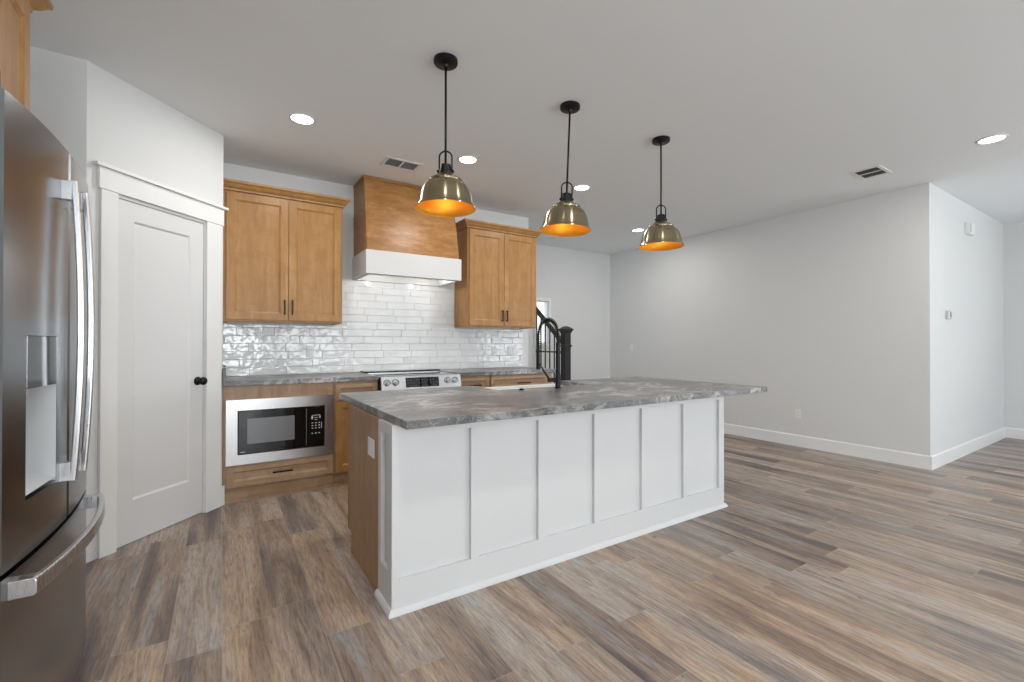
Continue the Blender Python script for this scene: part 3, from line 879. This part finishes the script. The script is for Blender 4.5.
# coil turning round the hose
pts = []
acc = [0.0]
for p, q in zip(arc[:-1], arc[1:]): acc.append(acc[-1]+(Vector(q)-Vector(p)).length)
tot = acc[-1]; turns = 32; N = turns*9
for i in range(N+1):
    s_ = tot*i/N
    j = max(0, min(len(arc)-2, next((k for k in range(len(acc)-1) if acc[k+1] >= s_), len(acc)-2)))
    f_ = (s_-acc[j])/max(1e-9, acc[j+1]-acc[j])
    p = Vector(arc[j]).lerp(Vector(arc[j+1]), f_)
    tg = (Vector(arc[j+1])-Vector(arc[j])).normalized()
    u = Vector((1, 0, 0)); w = tg.cross(u).normalized()
    a_ = 2*PI*turns*i/N
    pts.append(p + (u*math.cos(a_)+w*math.sin(a_))*0.0148)
MB().tube(pts, 0.0030, 5).build('spring', M_BLACK, t, smooth=True)
sy = FY+2*RR
mb = MB().lathe([(0.0, 0.0), (0.011, 0.0), (0.013, -0.02), (0.013, -0.10), (0.017, -0.115), (0.019, -0.155), (0.014, -0.160), (0.0, -0.160)], (FX, sy, zc-0.112), 20, cap=False)
mb.build('spray_head', M_BLACK, t)
mb = MB().tube([(FX, FY, FZ+0.275), (FX, sy-0.012, FZ+0.275)], 0.0055, 8)
mb.lathe([(0.0150, -0.008), (0.0215, -0.008), (0.0215, 0.008), (0.0150, 0.008), (0.0150, -0.008)], (FX, sy, FZ+0.275), 20, cap=False)
mb.lathe([(0.0168, -0.010), (0.0205, -0.010), (0.0205, 0.010), (0.0168, 0.010), (0.0168, -0.010)], (FX, FY, FZ+0.275), 20, cap=False)
mb.build('docking_arm', M_BLACK, t)
mb = MB().tube([(FX-0.018, FY, FZ+0.065), (FX-0.085, FY+0.01, FZ+0.065)], 0.0155, 14)
mb.tube([(FX-0.075, FY+0.01, FZ+0.070), (FX-0.100, FY+0.04, FZ+0.125), (FX-0.112, FY+0.055, FZ+0.160)], [0.008, 0.007, 0.006], 10)
mb.build('lever_handle', M_BLACK, t)
o = MB().lathe([(0.0, 0.0), (0.021, 0.0), (0.021, 0.004), (0.012, 0.006), (0.012, 0.012), (0.0, 0.012)], (1.845, 2.74, 0.9155), 24, cap=False).grounded('air_switch_button', M_BLACK)
tag(o, 'small round black button on the island countertop, left of the faucet', 'button')

# ================================================================== outlets and plates
def plate(label, M, kind='outlet', w=0.070, h=0.115, name='outlet', mat=M_PLAS, group=None, devices=1):
    """local: x across, y out of wall (-y is out), z up; origin at the centre of the back"""
    t = thing(name, label, name.replace('_', ' ') if name != 'outlet' else 'outlet', M.to_translation(), group)
    rot = M.to_euler('XYZ'); t.rotation_euler = rot
    MB().box(-w/2, w/2, -0.006, -0.001, -h/2, h/2).build('cover_plate', mat, t, local=True, bevel=0.002)
    for k in range(devices):
        x = (k-(devices-1)/2)*0.046
        d = MB().box(x-0.017, x+0.017, -0.0085, -0.0062, -0.034, 0.034).build('rocker' if kind == 'switch' else 'receptacle', M_PLAS, t, local=True, bevel=0.001)
        if kind == 'outlet':
            for z in (-0.019, 0.019):
                for q in (-0.006, 0.006):
                    MB().box(x+q-0.001, x+q+0.001, -0.0092, -0.0087, z-0.0045, z+0.0045).build('slot', M_DARK, d, local=True)
    return t
def at(x, y, z, rz=0): return Matrix.Translation((x, y, z)) @ Matrix.Rotation(rz, 4, 'Z')
# rz=0 faces -y ; -90deg about z turns -y to -x
FACE_NX = -PI/2
plate('white wall outlet in the tile under the left wall cabinet', at(0.735, BW-0.0105, 1.170))
plate('white wall outlet in the tile under the right wall cabinet, nearer the range', at(2.815, BW-0.0105, 1.160))
plate('white double switch plate in the tile near the end of the range wall', at(3.07, BW-0.0105, 1.165), 'switch', w=0.116, name='light_switch', devices=2)
plate('white switch plate on the brown wooden end of the island', at(IX0-0.0003, 2.388, 0.712, FACE_NX), 'switch', w=0.110, h=0.095, name='light_switch')
plate('white outlet low on the long grey wall, above the baseboard', at(RX, 2.776, 0.395, FACE_NX))
plate('white switch plate on the long wall near the stair corner', at(RX, 5.44, 1.186, FACE_NX), 'switch', name='light_switch')
t = thing('thermostat', 'small white thermostat with a dark screen on the short return wall', 'thermostat', (6.49, RY, 1.56))
MB().box(6.435, 6.545, RY-0.022, RY-0.0005, 1.515, 1.605).build('housing', M_GREYPL, t, bevel=0.004)
MB().box(6.500, 6.535, RY-0.0235, RY-0.0222, 1.535, 1.59).build('screen', M_BLKGLOSS, t)
MB().box(6.445, 6.492, RY-0.0235, RY-0.0222, 1.525, 1.595).build('keypad', M_PLAS, t)
t = thing('door_chime', 'white door chime box high on the short return wall', 'door chime', (7.21, RY, 2.50))
MB().box(7.12, 7.31, RY-0.045, RY-0.0005, 2.505, 2.635).build('cover', M_PLAS, t, bevel=0.006)
MB().box(7.125, 7.165, RY-0.047, RY-0.0455, 2.52, 2.62).build('side_grille', M_GREYPL, t)

# ================================================================== CEILING FIXTURES
def pendant(loc, label):
    t = thing('pendant_light', label, 'pendant light', loc, 'brass pendants over the island')
    # local z=0 at the ceiling
    mb = MB().lathe([(0.0, -0.001), (0.068, -0.001), (0.068, -0.020), (0.064, -0.025), (0.018, -0.032), (0.013, -0.045), (0.0, -0.046)], n=32, cap=False)
    mb.lathe([(0.0, -0.0325), (0.006, -0.0325), (0.006, -0.036), (0.0, -0.036)], (0.035, 0, 0.0), 8, cap=False)
    mb.lathe([(0.0, -0.0325), (0.006, -0.0325), (0.006, -0.036), (0.0, -0.036)], (-0.035, 0, 0.0), 8, cap=False)
    mb.build('canopy', M_BLACK, t, local=True)
    MB().tube([(0, 0, -0.04), (0, 0, -0.60)], 0.0065, 10).build('rod', M_BLACK, t, local=True, smooth=True)
    # loop yoke over the socket
    path = [(-0.036, 0, -0.655), (-0.036, 0, -0.555)]
    for k in range(9):
        q = PI - PI*k/8; path.append((0.036*math.cos(q), 0, -0.555+0.034*math.sin(q)))
    path += [(0.036, 0, -0.655)]
    Mr = Matrix.Rotation(math.radians(-32), 4, 'Z')
    mb = MB(Mr); mb.tube(path, 0.0048, 8)
    for s in (-1, 1):
        mb.tube([(s*0.028, 0, -0.636), (s*0.048, 0, -0.636)], 0.008, 10)
        mb.tube([(s*0.036, 0, -0.652), (s*0.060, 0, -0.672), (s*0.104, 0, -0.705)], [0.005, 0.0055, 0.004], 8)
    mb.build('yoke', M_BLACK, t, local=True, smooth=True)
    mb = MB().lathe([(0.0, -0.596), (0.014, -0.594), (0.018, -0.598), (0.030, -0.600), (0.031, -0.622), (0.034, -0.624), (0.034, -0.636), (0.037, -0.640), (0.037, -0.660), (0.030, -0.664), (0.0, -0.664)], n=28, cap=False)
    mb.build('socket', M_BLACK, t, local=True)
    z0 = -0.655
    prof = [(0.036, 0.0), (0.052, -0.006), (0.072, -0.018), (0.086, -0.031), (0.096, -0.033), (0.096, -0.040), (0.090, -0.043), (0.104, -0.050), (0.122, -0.066), (0.137, -0.090), (0.147, -0.118),
            (0.153, -0.146), (0.158, -0.172), (0.166, -0.184), (0.171, -0.190), (0.171, -0.194)]
    mb = MB().lathe([(r_, z0+z_) for r_, z_ in prof], n=64, cap=False)
    mb.build('shade', M_BRASS, t, local=True, smooth=True)
    sh = t.children[-1]
    inner = [(r_-0.0022, z_-0.001) for r_, z_ in prof[:-1]] + [(0.1705, -0.1945)]
    MB().lathe([(0.0, z0-0.002)] + [(max(r_, 0.002), z0+z_) for r_, z_ in inner], n=64, cap=False).build('shade_lining', M_GOLD, sh, local=True, smooth=True)
    tag(sh.children[0], 'gold inside of the shade')
    mb = MB().lathe([(0.0, -0.668), (0.014, -0.672), (0.014, -0.690), (0.024, -0.712), (0.029, -0.732), (0.024, -0.752), (0.0, -0.761)], n=20, cap=False)
    mb.build('bulb', M_BULB, t, local=True, smooth=True)
    return t
PY = 2.365
p0 = pendant((1.071, PY, H), 'brass dome pendant light nearest the refrigerator, leftmost of the three')
PL_ = [(1.071, None), (1.987, 'middle brass dome pendant light of the three over the island'),
       (2.916, 'brass dome pendant light over the far right end of the island')]
for x, lab in PL_[1:]:
    c = copy_tree(p0); c.location = (x, PY, H); c['label'] = lab
    if x < 2.5: c.rotation_euler = Quaternion(F, math.radians(2.2)).to_euler()
for x, _ in PL_:
    ld = bpy.data.lights.new('pendant_bulb_light', 'POINT'); ld.energy = 0.35; ld.color = (1, 0.80, 0.55); ld.shadow_soft_size = 0.03
    o = bpy.data.objects.new('pendant_bulb_light', ld); COL.objects.link(o); o.location = (x, PY, H-0.785)

def downlight(loc, label, lit=True, group='recessed ceiling lights'):
    t = thing('recessed_light', label, 'ceiling light', loc, group)
    MB().lathe([(0.072, -0.0005), (0.092, -0.0005), (0.091, -0.004), (0.074, -0.0065), (0.072, -0.0005)], n=36, cap=False).build('trim_ring', M_PLAS, t, local=True, smooth=True)
    MB().lathe([(0.0, -0.001), (0.0725, -0.001), (0.0725, -0.0035), (0.0, -0.0045)], n=32, cap=False).build('lens', M_LENS if lit else M_OFFLENS, t, local=True)
    if lit:
        ld = bpy.data.lights.new('downlight_lamp', 'AREA'); ld.shape = 'DISK'; ld.size = 0.13; ld.energy = 7.0; ld.color = (1, 0.975, 0.94)
        o = bpy.data.objects.new('downlight_lamp', ld); COL.objects.link(o); o.location = (loc[0], loc[1], loc[2]-0.012)
    return t
downlight((0.487, 3.545, H), 'lit recessed ceiling light above the microwave, nearest the pantry')
downlight((1.816, 3.545, H), 'lit recessed ceiling light just behind the first brass pendant')
downlight((3.134, 3.545, H), 'lit recessed ceiling light behind the middle brass pendant')
downlight((4.979, 4.439, H), 'lit recessed ceiling light behind the third pendant, toward the stair corner')
downlight((5.099, 0.95, H), 'lit recessed ceiling light at the right, in front of the return wall')
for x, lab in ((0.487, 'added unseen recessed ceiling light in front of the refrigerator'), (1.816, 'added unseen recessed ceiling light in front of the middle of the island')):
    downlight((x, 1.12, H), lab)  # two unseen fixtures, added to brighten the alcove wall and ceiling
downlight((4.245, 5.50, H), 'unlit recessed ceiling light near the stairs', lit=False)

def vent(loc, label, nx, ny, rotz=0.0):
    t = thing('ceiling_vent', label, 'vent', loc, 'ceiling air vents', rotz)
    w, h = nx/2, ny/2
    mb = MB()
    f = 0.030
    mb.box(-w, w, -h, -h+f, -0.006, -0.0005).box(-w, w, h-f, h, -0.006, -0.0005)
    mb.box(-w, -w+f, -h+f, h-f, -0.006, -0.0005).box(w-f, w, -h+f, h-f, -0.006, -0.0005)
    mb.box(-0.008, 0.008, -h+f, h-f, -0.006, -0.0005)
    mb.build('frame', M_PLAS, t, local=True, bevel=0.0015)
    mb = MB()
    n = 13
    for s in (-1, 1):
        a, b = (0.010, w-f-0.002) if s > 0 else (-w+f+0.002, -0.010)
        for k in range(n):
            y = -h+f+0.004 + k*(ny-2*f-0.008)/n
            mb.quad((a, y, -0.0055), (b, y, -0.0055), (b, y+0.005, -0.001), (a, y+0.005, -0.001))
    mb.build('louvre_slats', M_PLAS, t, local=True)
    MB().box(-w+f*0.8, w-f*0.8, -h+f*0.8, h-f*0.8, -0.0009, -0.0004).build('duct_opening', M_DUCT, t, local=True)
    return t
vent((1.362, 3.963, H), 'white rectangular ceiling vent in front of the range hood', 0.33, 0.215)
vent((5.135, 1.755, H), 'white rectangular ceiling vent near the corner of the long right wall', 0.31, 0.235)
vent((3.80, 5.40, H), 'small ceiling vent beyond the free end of the range wall', 0.25, 0.15)

# ================================================================== REFRIGERATOR
FY0, FY1, FXF, FTOP, FGAP = 1.612, 2.480, -0.455, 1.885, 0.672
FYC = (FY0+FY1)/2
def fxx(y, off=0.0):
    u = (y-FYC)/((FY1-FY0)/2)
    return FXF + 0.030*(1-u*u) + off
t = thing('refrigerator', 'stainless french door refrigerator with ice dispenser in the left door', 'refrigerator', (-0.87, FYC, 0))
MB().box(-1.28, -0.545, FY0+0.004, FY1-0.004, 0.03, FTOP-0.03).box(-1.25, -0.60, FY0+0.03, FY1-0.03, 0, 0.03).build('cabinet_body', M_FBODY, t)
MB().box(-0.640, -0.475, FY0+0.02, FY1-0.02, FTOP-0.029, FTOP-0.004).build('hinge_cover', M_FBODY, t)
def skin(mb, y0, y1, z0, z1, back=-0.535, n=14, rnd0=False, rnd1=False):
    pts = [(back, y0)]
    if rnd0: pts += [(fxx(y0)-0.014, y0), (fxx(y0)-0.005, y0+0.003)]
    ya, yb2 = (y0+0.012 if rnd0 else y0), (y1-0.012 if rnd1 else y1)
    for k in range(n+1):
        y = ya + (yb2-ya)*k/n; pts.append((fxx(y), y))
    if rnd1: pts += [(fxx(y1)-0.005, y1-0.003), (fxx(y1)-0.014, y1)]
    pts.append((back, y1))
    mb.prism([(p[0], p[1]) for p in pts][::-1], z0, z1)
SEAM = FYC+0.018
# left door with the dispenser cut-out
DY0, DY1, DZ0, DZ1, DZM = 1.735, 1.945, 0.830, 1.275, 1.130
mb = MB()
skin(mb, FY0, DY0, FGAP+0.008, FTOP, rnd0=True)
skin(mb, DY1, SEAM-0.002, FGAP+0.008, FTOP, rnd1=True, n=8)
skin(mb, DY0, DY1, FGAP+0.008, DZ0)
skin(mb, DY0, DY1, DZ1, FTOP)
dl = mb.build('door', M_FRIDGE, t)
mb = MB(); skin(mb, DY0+0.0015, DY1-0.0015, DZM, DZ1-0.0015)
bmesh.ops.translate(mb.bm, verts=mb.bm.verts[:], vec=(0.0015, 0, 0))
mb.build('dispenser_control_panel', M_DISPC, dl)
# recess shell: back, sides, top, sloped tray
mb = MB()
xb = -0.530
A_ = (DY0+0.001, DY1-0.001)
mb.quad((xb, A_[0], DZ0), (xb, A_[1], DZ0), (xb, A_[1], DZM), (xb, A_[0], DZM))
mb.quad((xb, A_[0], DZ0+.001), (fxx(A_[0])-.001, A_[0], DZ0+.001), (fxx(A_[0])-.001, A_[0], DZM-.001), (xb, A_[0], DZM-.001))
mb.quad((xb, A_[1], DZ0+.001), (fxx(A_[1])-.001, A_[1], DZ0+.001), (fxx(A_[1])-.001, A_[1], DZM-.001), (xb, A_[1], DZM-.001))
mb.quad((xb, A_[0], DZM-.001), (xb, A_[1], DZM-.001), (fxx(A_[1])-.001, A_[1], DZM-.001), (fxx(A_[0])-.001, A_[0], DZM-.001))
mb.quad((xb, A_[0], DZ0+.05), (xb, A_[1], DZ0+.05), (fxx(A_[1])-.001, A_[1], DZ0+.012), (fxx(A_[0])-.001, A_[0], DZ0+.012))
mb.build('dispenser_recess', M_DISP, dl)
mb = MB().box(-0.520, -0.470, 1.82, 1.87, DZM-0.03, DZM-0.002)
mb.box(-0.515, -0.505, 1.815, 1.875, DZM-0.13, DZM-0.03)
mb.build('dispenser_paddle', M_GREYPL, dl)
mb = MB(); skin(mb, SEAM+0.002, FY1, FGAP+0.008, FTOP, rnd0=True, rnd1=True)
dr = mb.build('door', M_FRIDGE, t)
y = 2.425; MB().box(fxx(y)-0.004, fxx(y)+0.0012, y-0.02, y+0.02, 1.72, 1.83).build('paper_label', M_GREYPL, dr)
mb = MB()
for zz in (1.745, 1.785): mb.box(fxx(y), fxx(y)+0.002, y-0.008, y+0.010, zz, zz+0.02)
mb.build('label_print', M_DARK, dr)
y = 2.25; MB().lathe([(0.0, 0.0), (0.018, 0.0), (0.018, 0.003), (0.0, 0.003)], (fxx(y)-0.001, y, 1.085), 20, 'X', cap=False).build('round_badge', M_DARK, dr)
mb = MB(); skin(mb, FY0, FY1, 0.055, FGAP-0.006, rnd0=True, rnd1=True, n=24)
fz = mb.build('freezer_drawer', M_FRIDGE, t)
for dobj, y in ((dl, 1.985), (dr, 2.118)):
    path = []
    for k in range(25):
        u = -1 + 2*k/24
        path.append((fxx(y, 0.028) + 0.018*(1-u*u), y, 1.295 + 0.480*u))
    mb = MB().bar(path, 0.021, 0.018, (0, 1, 0))
    for zc_ in (0.850, 1.745):
        mb.box(fxx(y)-0.002, fxx(y, 0.024), y-0.0125, y+0.0125, zc_-0.034, zc_+0.026)
        pass
    mb.build('handle', M_HANDLE, dobj, bevel=0.002)
path = []
for k in range(31):
    u = -1 + 2*k/30; y = FYC + 0.392*u
    path.append((fxx(y, 0.042) + 0.022*(1-u*u), y, 0.626))
mb = MB().bar(path, 0.044, 0.020, (0, 0, 1))
for u in (-1, 1):
    y = FYC + 0.392*u
    mb.box(fxx(y)-0.002, fxx(y, 0.048), y-0.036 if u > 0 else y-0.002, y+0.002 if u > 0 else y+0.036, 0.603, 0.649)
mb.build('handle', M_HANDLE, fz, bevel=0.002)

# cabinet above the refrigerator: local x runs along +y, front faces +x
CM = Matrix(((0, -1, 0, 0), (1, 0, 0, 0), (0, 0, 1, 0), (0, 0, 0, 1)))     # local (x,y,z) -> world (-y, x, z)
# local front yf -> world x = -yf ; front x = -0.62 -> yf = 0.62
wall_cabinet('maple wall cabinet with crown molding above the refrigerator', CM, 1.60, 2.495, 1.935, 2.545, 0.640, 1.315,
             [(1.612, 2.040, 'r'), (2.046, 2.460, 'l')], left=False, hz=2.05)

# ================================================================== STAIRS
SXA, SXB = 3.36, 4.26
NYP = 5.10
t = thing('staircase', 'staircase with wooden treads behind the range wall, mostly hidden', 'stairs', (3.8, 5.5, 0))
for k in range(4):
    y0 = 5.06 + k*0.225
    r_ = MB().box(SXA, SXB-0.140, y0, FW-0.003, k*0.18, (k+1)*0.18-0.03).build('riser', M_TRIM, t)
    MB().box(SXA, SXB-0.130, y0-0.02, FW-0.003, (k+1)*0.18-0.0295, (k+1)*0.18).build('tread', M_ISLW, t, bevel=0.004)
t = thing('stair_railing', 'black stair railing with square newel post and slim balusters', 'railing', (4.2, NYP, 0))
mb = MB()
nx, ny = 4.205, NYP
def sq(h, z, cx=nx, cy=ny): return [(cx-h, cy-h, z), (cx+h, cy-h, z), (cx+h, cy+h, z), (cx-h, cy+h, z)]
mb.loft([sq(0.052, 0.0), sq(0.052, 1.42)])
mb.loft([sq(0.056, 1.405), sq(0.066, 1.425), sq(0.066, 1.437), sq(0.080, 1.447), sq(0.080, 1.462), sq(0.058, 1.478), sq(0.030, 1.500), sq(0.004, 1.506)])
mb.loft([sq(0.053, 1.205), sq(0.066, 1.212), sq(0.066, 1.228), sq(0.053, 1.236)])
mb.loft([sq(0.064, 0.0), sq(0.064, 0.34), sq(0.053, 0.355)])
mb.build('newel_post', M_BLKRAIL, t)
RZ0, RS = 1.255, 0.80
MB().prism([(4.185, NYP+0.053), (4.225, NYP+0.053), (4.225, NYP+0.80), (4.185, NYP+0.80)], 0.0, 0.16).build('bottom_rail', M_TRIM, t)
path = [(4.205, NYP+0.053+0.74*k/8, RZ0+RS*0.73*k/8) for k in range(9)]
MB().bar(path, 0.062, 0.060, (1, 0, 0)).build('handrail', M_BLKRAIL, t)
for k in range(6):
    y = NYP+0.155+k*0.112
    step = min(3, int((y-5.04)/0.225))
    MB().tube([(4.205, y, 0.10+RS*(y-NYP)), (4.205, y, RZ0+RS*(y-NYP-0.063)-0.02)], 0.011, 8).build('baluster', M_BLKRAIL, t)

# daylight beyond the stair window and a lamp at the top of the stairs are covered by the sky and the downlights
